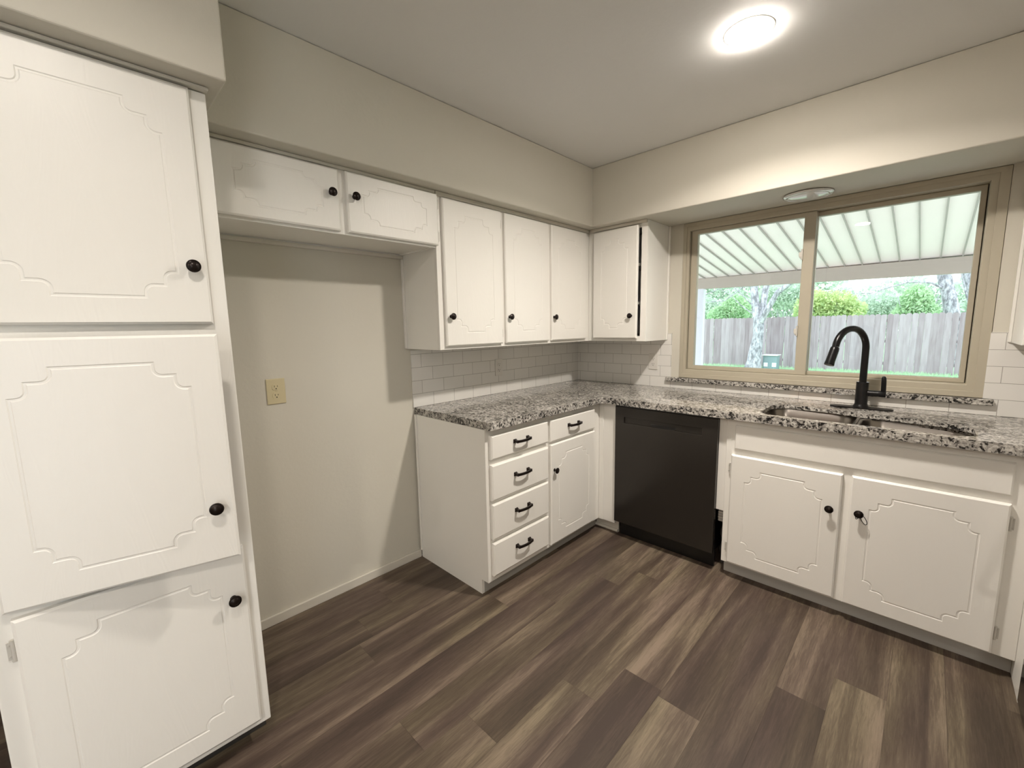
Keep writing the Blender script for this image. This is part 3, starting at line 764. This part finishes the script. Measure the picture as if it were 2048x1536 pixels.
# ---- faucet
fx, fy = 1.880, -.142
fc = thing('kitchen_faucet', 'matte black pull-down gooseneck faucet on a long deck plate behind the sink', 'faucet', (fx, fy, .914))
bm = B(); bx0 = rounded([(fx - .128, fy - .030), (fx + .128, fy - .030), (fx + .128, fy + .030), (fx - .128, fy + .030)], .028)
obj('deck_plate', slab(bx0, [], .9145, .9205), 'black', fc, bevel=.002)
bm = B(); lathe(bm, [(.033, 0), (.033, .006), (.028, .012), (.0262, .020), (.0262, .128), (.0255, .131), (.0185, .131)], (fx, fy, .9207), (0, 0, 1), 32); obj('body', bm, 'black', fc, smooth=True)
a = R(60); dx, dy = -math.cos(a), -math.sin(a)
pts = [(fx, fy, 1.045 + .03 * k) for k in range(6)]; Rr = .103; zc = 1.222
for k in range(0, 25):
    t = math.pi * k / 24 * .95; q = Rr * (1 - math.cos(t)); pts.append((fx + dx * q, fy + dy * q, zc + Rr * math.sin(t)))
e0 = Vector(pts[-1]); ed = (Vector(pts[-1]) - Vector(pts[-2])).normalized()
pts = [p for i, p in enumerate(pts) if i == 0 or (Vector(p) - Vector(pts[i - 1])).length > .002]
bm = B(); tube(bm, pts, .0155, 20); obj('spout', bm, 'black', fc, smooth=True)
sd = (ed + Vector((dx, dy, 0)) * .16).normalized()
bm = B(); lathe(bm, [(.0150, -.004), (.0185, .0), (.0195, .012), (.0200, .070), (.0215, .086), (.0205, .090), (0, .090)], e0 + sd * .006, sd, 24); obj('spray_head', bm, 'black', fc, smooth=True)
bm = B(); lathe(bm, [(.0150, .02), (.0150, .078), (.016, .079), (.016, .104), (.0145, .106), (0, .106)], (fx - .02 + .008, fy, .996), (1, 0, 0), 24)
hl = obj('handle_stem', bm, 'black', fc, smooth=True)
bm = B(); tube(bm, [(fx + .083, fy, .985), (fx + .083, fy - .001, 1.02), (fx + .082, fy - .003, 1.055), (fx + .081, fy - .004, 1.078), (fx + .081, fy - .004, 1.086)], [.0105, .0105, .0105, .0098, .005], 16); obj('lever', bm, 'black', fc, smooth=True)

# ================================================================== BACKSPLASH, OUTLETS
t1 = obj('backsplash', frame_mesh(FA, -1.620, -.0085, .9145, 1.244, .001, .008, []), 'tileA', origin=(0, 0, .9145)); tag(t1, 'white subway tile backsplash on the left wall above the drawers', 'backsplash')
t2 = obj('backsplash', frame_mesh(FB, .0015, 3.045, .9145, 1.2535, .001, .008, [(.809, 2.308, .9605, 1.30), (.7785, 2.3425, .9615, .9925)]), 'tileB', origin=(0, 0, .9145)); tag(t2, 'white subway tile backsplash along the window wall behind the sink', 'backsplash')

def outlet(fr, u, z, d, mat, label, tilt=0, cov=(.039, .0575)):
    org = fr.p(u, d, z - cov[1])
    t = thing('wall_outlet', label, 'outlet', org, 'duplex wall outlets')
    bm = B(); fr.box(bm, u - cov[0], u + cov[0], d, d + .005, z - cov[1], z + cov[1]); obj('cover_plate', bm, mat, t, bevel=.0025, seg=3)
    for s in (1, -1):
        zc_ = z + s * .0195; bm = B(); a_, b_ = [], []
        for k in range(32):
            th = 2 * math.pi * k / 32; uu = .0172 * math.cos(th); zz = max(-.0135, min(.0135, .0172 * math.sin(th)))
            a_.append(bm.verts.new(fr.p(u + uu, d + .0052, zc_ + zz))); b_.append(bm.verts.new(fr.p(u + uu, d + .0068, zc_ + zz)))
        bm.faces.new(a_); bm.faces.new(b_)
        for i in range(32): j = (i + 1) % 32; bm.faces.new((a_[i], a_[j], b_[j], b_[i]))
        bmesh.ops.remove_doubles(bm, verts=bm.verts, dist=1e-6)
        so = obj('receptacle', bm, mat, t)
        bm = B()
        fr.box(bm, u - .0074, u - .0054, d + .0069, d + .0072, zc_ - .0005, zc_ + .0075); fr.box(bm, u + .0050, u + .0070, d + .0069, d + .0072, zc_ + .0005, zc_ + .0070)
        lathe(bm, [(.0026, 0), (.0026, .0004)], fr.p(u, d + .0069, zc_ - .007), fr.out(), 12)
        sl = obj('slot', bm, 'slot', None, origin=world_loc(so)); sl.parent = so; sl.location = (0, 0, 0)
    bm = B(); lathe(bm, [(.003, 0), (.0025, .001), (0, .0012)], fr.p(u, d + .0052, z), fr.out(), 12); obj('screw', bm, mat, t)
    return t
outlet(FA, -2.332, 1.096, .0005, 'ivory', 'ivory duplex outlet low on the painted wall of the empty fridge recess')
outlet(FA, -.935, 1.094, .0085, 'wplastic', 'white outlet set in the tiles of the left wall above the counter', cov=(.035, .057))
outlet(FB, .678, 1.096, .0085, 'wplastic', 'white duplex outlet in the tiles between the corner cabinet and the window', cov=(.035, .057))

# ================================================================== LIGHTS
def ceiling_light(x, y, z, label, power=1.0):
    t = thing('ceiling_light', label, 'light', (x, y, z), 'round flush ceiling lights')
    bm = B(); lathe(bm, [(.083, 0), (.081, -.0008), (.0632, -.0014), (.0632, 0)], (x, y, z - .0003), (0, 0, 1), 48); obj('trim_ring', bm, 'wplastic', t, smooth=True)
    bm = B(); lathe(bm, [(.0630, -.0010), (.0626, -.007), (.059, -.0110), (.050, -.0135), (.03, -.0145), (0, -.015)], (x, y, z), (0, 0, 1), 40)
    ld = bpy.data.lights.new('led_beam', 'AREA'); ld.shape = 'DISK'; ld.size = .11; ld.energy = CEIL_WATT * power; ld.color = LAMP_COL; ld.spread = R(150)
    lo = bpy.data.objects.new('led_beam', ld); C.objects.link(lo); lo.parent = t; lo.location = (0, 0, -.0165)
    obj('diffuser', bm, 'lamp' if power == 1.0 else emis('dimmer_led_diffuser', LAMP_COL, CEIL_LAMP * power), t, smooth=True, recalc=True)
    return t
ceiling_light(1.553, -1.135, H, 'lit round flush ceiling light near the window')
ceiling_light(1.50, -2.97, H, 'lit round flush ceiling light above the middle of the room', .29)
ceiling_light(2.72, -4.60, H, 'added unseen fill light, a round flush ceiling light behind the camera near the added glass door', 1.3)  # added out of view to fill the low walls and floor
ceiling_light(2.60, -6.60, H, 'added unseen fill light, a round flush ceiling light at the far back of the room')  # another added fill light, out of view at the back

sx, sy = 1.590, -.172
t = thing('soffit_light', 'unlit round frosted light under the soffit above the sink', 'light', (sx, sy, HS))
bm = B(); lathe(bm, [(.112, -.004), (.112, -.007), (.106, -.012), (.094, -.014), (.090, -.012), (.090, -.004)], (sx, sy, HS), (0, 0, 1), 56); obj('trim_ring', bm, 'shade', t, smooth=True)
bm = B(); lathe(bm, [(.0895, -.006), (.0895, -.0135), (.075, -.018), (.045, -.021), (0, -.022)], (sx, sy, HS), (0, 0, 1), 48); obj('lens', bm, 'shade', t, smooth=True)
bm = B(); lathe(bm, [(.104, 0), (.104, -.004)], (sx, sy, HS - .0002), (0, 0, 1), 48); obj('backplate', bm, 'slot', t, smooth=True)

# chandelier in the room behind the camera (its warm reflection shows in the glass)
ch = thing('chandelier', 'small chandelier with warm bulbs in the room behind the camera', 'chandelier', (.62, -7.0, 1.9))
bm = B(); tube(bm, [(.62, -7, H), (.62, -7, 2.12)], .005, 8); lathe(bm, [(.06, 0), (.05, -.02), (0, -.025)], (.62, -7, H), (0, 0, 1), 20); lathe(bm, [(0, 0), (.03, .02), (.03, .05), (0, .07)], (.62, -7, 2.05), (0, 0, 1), 20)
obj('stem', bm, 'bronze', ch, smooth=True)
for k in range(5):
    an = 2 * math.pi * k / 5 + .3; c_, s_ = math.cos(an), math.sin(an)
    bm = B(); tube(bm, [(.62 + c_ * r_, -7 + s_ * r_, z_) for r_, z_ in ((.02, 2.08), (.12, 1.96), (.26, 1.93), (.30, 1.97))], .006, 8)
    arm = obj('arm', bm, 'bronze', ch, smooth=True)
    bm = B(); lathe(bm, [(.012, 0), (.028, .025), (.030, .045), (.018, .07), (0, .078)], (.62 + c_ * .30, -7 + s_ * .30, 1.972), (0, 0, 1), 16)
    bl = obj('bulb', bm, 'bulb', None, origin=world_loc(arm), smooth=True); bl.parent = arm; bl.location = (0, 0, 0)

# ================================================================== OUTSIDE
ZG = -.30
struct('ground', bx(-40, 40, .16, 70, ZG - .2, ZG), 'grass', origin=(0, 15, ZG))
tag(obj('patio_slab', bx(-5, 8, .16, 5.75, ZG, -.13), 'slab'), 'concrete patio slab outside the kitchen window', 'patio')
pr_ = thing('patio_cover', 'white ribbed patio cover on a beam and posts outside the window', 'patio roof', (.7, 5.5, -.13))
def zr(y): return 2.205 + (5.5 - y) * .155
x0, x1 = -4.6, 7.0
bm = B()
vs = [bm.verts.new(p) for p in ((x0, .17, zr(.17)), (x1, .17, zr(.17)), (x1, 5.85, zr(5.85)), (x0, 5.85, zr(5.85)), (x0, .17, zr(.17) + .05), (x1, .17, zr(.17) + .05), (x1, 5.85, zr(5.85) + .05), (x0, 5.85, zr(5.85) + .05))]
for f in ((0, 3, 2, 1), (4, 5, 6, 7), (0, 1, 5, 4), (1, 2, 6, 5), (2, 3, 7, 6), (3, 0, 4, 7)): bm.faces.new([vs[i] for i in f])
rf = obj('roof_panel', bm, 'patiow', pr_)
bm = B(); k = 0
x = -.783 - .2088 * 18
while x < x1:
    for ya, yb in ((.18, 5.45),):
        v = [bm.verts.new((x + a_, y_, zr(y_) + b_)) for y_ in (ya, yb) for a_, b_ in ((-.007, -.0005), (.007, -.0005), (.007, -.022), (-.007, -.022))]
        for f in ((0, 1, 2, 3), (4, 7, 6, 5), (0, 4, 5, 1), (1, 5, 6, 2), (2, 6, 7, 3), (3, 7, 4, 0)): bm.faces.new([v[i] for i in f])
    x += .2088
obj('seam', bm, 'ribm', pr_)
bm = B()
vs = [bm.verts.new(p) for p in ((x0, 5.47, 2.052), (x1, 5.47, 1.915), (x1, 5.56, 1.915), (x0, 5.56, 2.052), (x0, 5.47, 2.225), (x1, 5.47, 2.165), (x1, 5.56, 2.165), (x0, 5.56, 2.225))]
for f in ((0, 3, 2, 1), (4, 5, 6, 7), (0, 1, 5, 4), (1, 2, 6, 5), (2, 3, 7, 6), (3, 0, 4, 7)): bm.faces.new([vs[i] for i in f])
obj('beam', bm, 'beam', pr_, bevel=.004)
for x in (-1.17, 5.6):
    obj('post', bx(x, x + .155, 5.47, 5.60, -.13, 2.02), 'post', pr_, bevel=.006)

# fence
bm = B(); cols = []; x = -9.0
fz = 1.55
while x < 9:
    wd = .138 + random.random() * .006; gap = random.choice((0, 0, .002, .004, .012)); t_ = (random.random(), random.random(), 0)
    zt = fz + random.uniform(-.012, .012); yy = 15 + random.uniform(-.006, .006)
    pts = [(x, ZG), (x + wd, ZG), (x + wd, zt - .04), (x + wd - .03, zt), (x + .03, zt), (x, zt - .04)]
    a_ = [bm.verts.new((p, yy, q)) for p, q in pts]; b_ = [bm.verts.new((p, yy + .018, q)) for p, q in pts]
    bm.faces.new(a_); bm.faces.new(b_); cols += [t_, t_]
    for i in range(6): j = (i + 1) % 6; bm.faces.new((a_[i], a_[j], b_[j], b_[i])); cols.append(t_)
    x += wd + gap
fo = thing('wooden_fence', 'weathered grey-brown picket privacy fence across the back yard', 'fence', (0, 15, ZG))
pk = obj('pickets', bm, 'fence', fo, recalc=True); set_plank_attr(pk, cols)
bm = B()
for z in (-.05, .65, 1.3): box(bm, -9, 9, 15.03, 15.07, z, z + .09)
ra = obj('rail', bm, 'fence', fo)
for x in [-8.4 + 2.4 * k for k in range(8)]:
    obj('post', bx(x, x + .09, 15.075, 15.165, ZG, 1.5), 'fence', fo)

# trees and bushes
def leaves(n, blobs, size, seed):
    rnd = random.Random(seed); bm = B()
    tot = sum(b[3] * b[4] * b[5] for b in blobs)
    for (cx, cy, cz, rx, ry, rz) in blobs:
        for _ in range(int(n * rx * ry * rz / tot)):
            while True:
                p = Vector((rnd.uniform(-1, 1), rnd.uniform(-1, 1), rnd.uniform(-1, 1)))
                if .25 < p.length < 1: break
            c = Vector((cx + p.x * rx, cy + p.y * ry, cz + p.z * rz))
            d = Vector((rnd.gauss(0, 1), rnd.gauss(0, 1), rnd.gauss(0, 1))).normalized(); e = d.orthogonal().normalized(); f_ = d.cross(e); s = size * rnd.uniform(.6, 1.4)
            q = rnd.uniform(0, 6.28); u_ = e * math.cos(q) + f_ * math.sin(q); v_ = d.cross(u_)
            bm.faces.new([bm.verts.new(c + u_ * s), bm.verts.new(c + v_ * s * .45 + u_ * s * .1), bm.verts.new(c - u_ * s * .8), bm.verts.new(c - v_ * s * .45 + u_ * s * .1)])
    return bm
def bush(name, label, cat, base, stems, blobs, n, size, mat, seed, group=None):
    t = thing(name, label, cat, base, group)
    bm = B()
    for s in stems: tube(bm, s[0], s[1], 8)
    obj('trunk', bm, 'bark', t, smooth=True)
    obj('foliage', leaves(n, blobs, size, seed), mat, t, recalc=False)
    return t
def stems(x, y, spread, h, n, seed, r=.05):
    rnd = random.Random(seed); out = []
    for k in range(n):
        dx_, dy_ = rnd.uniform(-spread, spread), rnd.uniform(-spread, spread) * .5
        out.append(([(x, y, ZG - .05), (x + dx_ * .3, y + dy_ * .3, ZG + h * .45), (x + dx_, y + dy_, ZG + h)], [r, r * .7, r * .25]))
    return out
bush('leafy_tree', 'yellow-green leafy tree behind the fence near the window mullion', 'tree', (-1.0, 19, ZG), stems(-1.0, 19, .8, 2.9, 5, 1), [(-1.45, 19, 1.85, .75, .6, .85), (-.8, 19, 2.0, .85, .6, .62), (-.25, 19, 1.75, .6, .5, .45)], 5200, .075, 'leaf_yellow', 11)
bush('leafy_tree', 'bright green rounded tree behind the fence right of the faucet', 'tree', (1.72, 18.4, ZG), stems(1.72, 18.4, .6, 2.5, 5, 2), [(1.68, 18.4, 1.85, .50, .5, .78), (1.9, 18.4, 1.6, .45, .5, .45), (1.4, 18.4, 1.55, .35, .4, .4)], 4800, .07, 'leaf_bright', 12)
bush('leafy_tree', 'green leafy tree behind the fence left of the big trunk', 'tree', (-4.6, 19, ZG), stems(-4.6, 19, .6, 2.7, 5, 3), [(-4.55, 19, 1.95, .7, .5, .75), (-5.2, 19, 1.7, .6, .5, .5)], 3800, .075, 'leaf_bright', 13)
pale = [('pale green shrub behind the fence at the left end of the view', -7.9, 24, 2.4, 1.2), ('pale green shrub behind the fence right of the big trunk', -3.6, 24, 2.9, 1.35), ('pale green shrub behind the fence between the yellow and bright green trees', .3, 24, 2.1, 1.3), ('pale green shrub behind the fence below the leaning trunks', 4.4, 24, 2.0, 1.4)]
for i, (lb, x, y, z, r) in enumerate(pale):
    bush('shrub', lb, 'shrub', (x, y, ZG), stems(x, y, .9, z + .2, 6, 20 + i, .03), [(x, y, z - .15, r, .7, .75), (x - r * .6, y, z - .3, r * .7, .6, .6), (x + r * .6, y, z - .25, r * .7, .6, .6)], 4200, .08, 'leaf_pale', 30 + i)
# distant line of trees
t = thing('tree_line', 'hazy pale line of trees far behind the fence', 'trees', (-3, 32, ZG))
rnd = random.Random(5); bl = []
x = -18
while x < 9:
    h = rnd.uniform(4.2, 5.2) - (1.5 if x > -1.8 else 0); bl.append((x, 32 + rnd.uniform(-1, 1), h * .5 + .3, 1.5, 1.0, h * .62)); x += 1.25
o = obj('foliage', leaves(26000, bl, .17, 44), 'leaf_pale', t, recalc=False); o['kind'] = 'stuff'

# big forked tree in the yard
t = thing('yard_tree', 'big grey-barked tree trunk forking above the fence in the back yard', 'tree', (-2.2, 13.7, ZG))
def rough(bm, amp, seed, fr_=6):
    from mathutils import noise
    for v in bm.verts:
        v.co += Vector((noise.noise(v.co * fr_ + Vector((seed, 0, 0))), noise.noise(v.co * fr_ + Vector((0, seed, 0))), 0)) * amp
bm = B(); tube(bm, [(-2.27, 13.7, ZG - .05), (-2.24, 13.7, .0), (-2.20, 13.7, .5), (-2.16, 13.7, .9), (-2.14, 13.7, 1.25), (-2.16, 13.7, 1.55)], [.29, .23, .185, .165, .165, .17], 22); rough(bm, .05, 1); obj('trunk', bm, 'bark', t, smooth=True)
bm = B(); tube(bm, [(-2.18, 13.7, 1.45), (-2.26, 13.7, 1.8), (-2.33, 13.7, 2.3), (-2.42, 13.7, 2.9), (-2.6, 13.7, 4.0)], [.15, .13, .13, .12, .08], 16); rough(bm, .03, 2); obj('limb', bm, 'bark', t, smooth=True)
bm = B(); tube(bm, [(-2.12, 13.72, 1.45), (-2.08, 13.75, 1.8), (-2.05, 13.8, 2.3), (-1.98, 13.8, 2.9), (-1.8, 13.8, 4.0)], [.13, .11, .10, .10, .07], 16); rough(bm, .03, 3); obj('limb', bm, 'bark', t, smooth=True)
bm = B(); tube(bm, [(-2.1, 13.65, 1.4), (-1.95, 13.6, 1.65), (-1.75, 13.55, 2.05), (-1.58, 13.5, 2.35), (-1.2, 13.4, 2.62), (-.7, 13.3, 2.95), (0, 13.2, 3.6)], [.12, .10, .09, .085, .07, .06, .04], 16); rough(bm, .02, 4); obj('limb', bm, 'bark', t, smooth=True)
for pts in ([(-2.3, 13.7, 1.62), (-2.7, 13.6, 1.95), (-3.0, 13.5, 2.3), (-3.4, 13.4, 2.6)], [(-2.3, 13.6, 1.9), (-2.8, 13.4, 2.5), (-3.2, 13.3, 2.85)], [(-2.4, 13.6, 2.6), (-3.3, 13.4, 2.62), (-4.1, 13.3, 2.3)], [(-2.4, 13.6, 2.8), (-3.2, 13.4, 2.15), (-4.0, 13.2, 2.1)]):
    bm = B(); tube(bm, pts, [.022, .016, .012, .006][:len(pts)], 8); obj('branch', bm, 'bark', t, smooth=True)

t = thing('leaning_tree', 'grey leaning tree trunk behind the fence at the right side of the window', 'tree', (2.9, 20, ZG))
bm = B(); tube(bm, [(2.85, 20, ZG), (2.72, 20, 1.2), (2.62, 20, 1.8), (2.50, 20, 2.3), (2.36, 20, 2.9), (2.1, 20, 4.2)], [.30, .24, .21, .20, .20, .16], 18); rough(bm, .05, 6, 4); obj('trunk', bm, 'bark', t, smooth=True)
bm = B(); tube(bm, [(2.42, 19.9, 2.45), (2.0, 19.7, 2.72), (1.4, 19.5, 2.78), (.9, 19.3, 2.62), (.3, 19.1, 2.40), (-.2, 19.0, 2.45)], [.05, .035, .03, .022, .016, .008], 8); obj('branch', bm, 'bark', t, smooth=True)
bm = B(); tube(bm, [(1.4, 19.5, 2.78), (1.2, 19.5, 3.0)], [.012, .006], 6); obj('twig', bm, 'bark', t, smooth=True)
t = thing('leaning_tree', 'second grey trunk behind the fence, at the far right edge of the window glass', 'tree', (3.4, 21, ZG))
bm = B(); tube(bm, [(3.55, 21, ZG), (3.45, 21, 1.4), (3.2, 21, 2.4), (3.0, 21, 3.1), (2.8, 21, 4.2)], [.26, .20, .19, .20, .16], 16); rough(bm, .05, 8, 4); obj('trunk', bm, 'bark', t, smooth=True)
bm = B(); tube(bm, [(3.3, 21, 1.2), (3.0, 20.8, 2.3), (2.75, 20.7, 3.3)], [.05, .035, .02], 8); obj('branch', bm, 'bark', t, smooth=True)

# utility box by the trunk
t = thing('utility_box', 'squat green utility box with a pale lid on the lawn beside the big trunk', 'utility box', (-1.80, 14.1, ZG))
obj('body', bx(-2.02, -1.60, 13.95, 14.4, ZG, .20), 'boxm', t, bevel=.02)
obj('lid', bx(-2.05, -1.57, 13.90, 14.44, .201, .235), 'shade', t, bevel=.01)
for x in (-1.99, -1.73):
    obj('sticker', bx(x, x + .13, 13.946, 13.9495, -.18, -.04), 'sticker', t)

# grass tufts along the foot of the fence
rnd = random.Random(9); bm = B()
for _ in range(9000):
    x = rnd.uniform(-7, 6); y = 15 - abs(rnd.gauss(0, 1.1)) - .10
    if abs(x + 2.27) < .4 and abs(y - 13.7) < .4 or -2.1 < x < -1.5 and 13.9 < y < 14.45: continue
    h = 0; h = rnd.uniform(.03, .13); q = rnd.uniform(0, 3.14); wd = .012
    a_ = bm.verts.new((x - wd * math.cos(q), y - wd * math.sin(q), ZG)); b_ = bm.verts.new((x + wd * math.cos(q), y + wd * math.sin(q), ZG)); c_ = bm.verts.new((x + rnd.uniform(-.04, .04), y + rnd.uniform(-.04, .04), ZG + h))
    bm.faces.new((a_, b_, c_))
o = obj('grass_tufts', bm, 'grass', recalc=False); tag(o, 'bright green grass growing along the foot of the fence', 'grass'); o['kind'] = 'stuff'

# repeats share a group
for o in C.objects:
    if o.parent is None and 'label' in o:
        if o.name.startswith('wall_cabinet'): o['group'] = 'white upper wall cabinets'
        elif o.name.startswith('leafy_tree'): o['group'] = 'leafy trees behind the fence'
        elif o.name.startswith('shrub'): o['group'] = 'pale green shrubs behind the fence'
        elif o.name.startswith('leaning_tree'): o['group'] = 'leaning grey trunks behind the fence'
        elif o.name.startswith('backsplash'): o['group'] = 'white subway tile backsplashes'
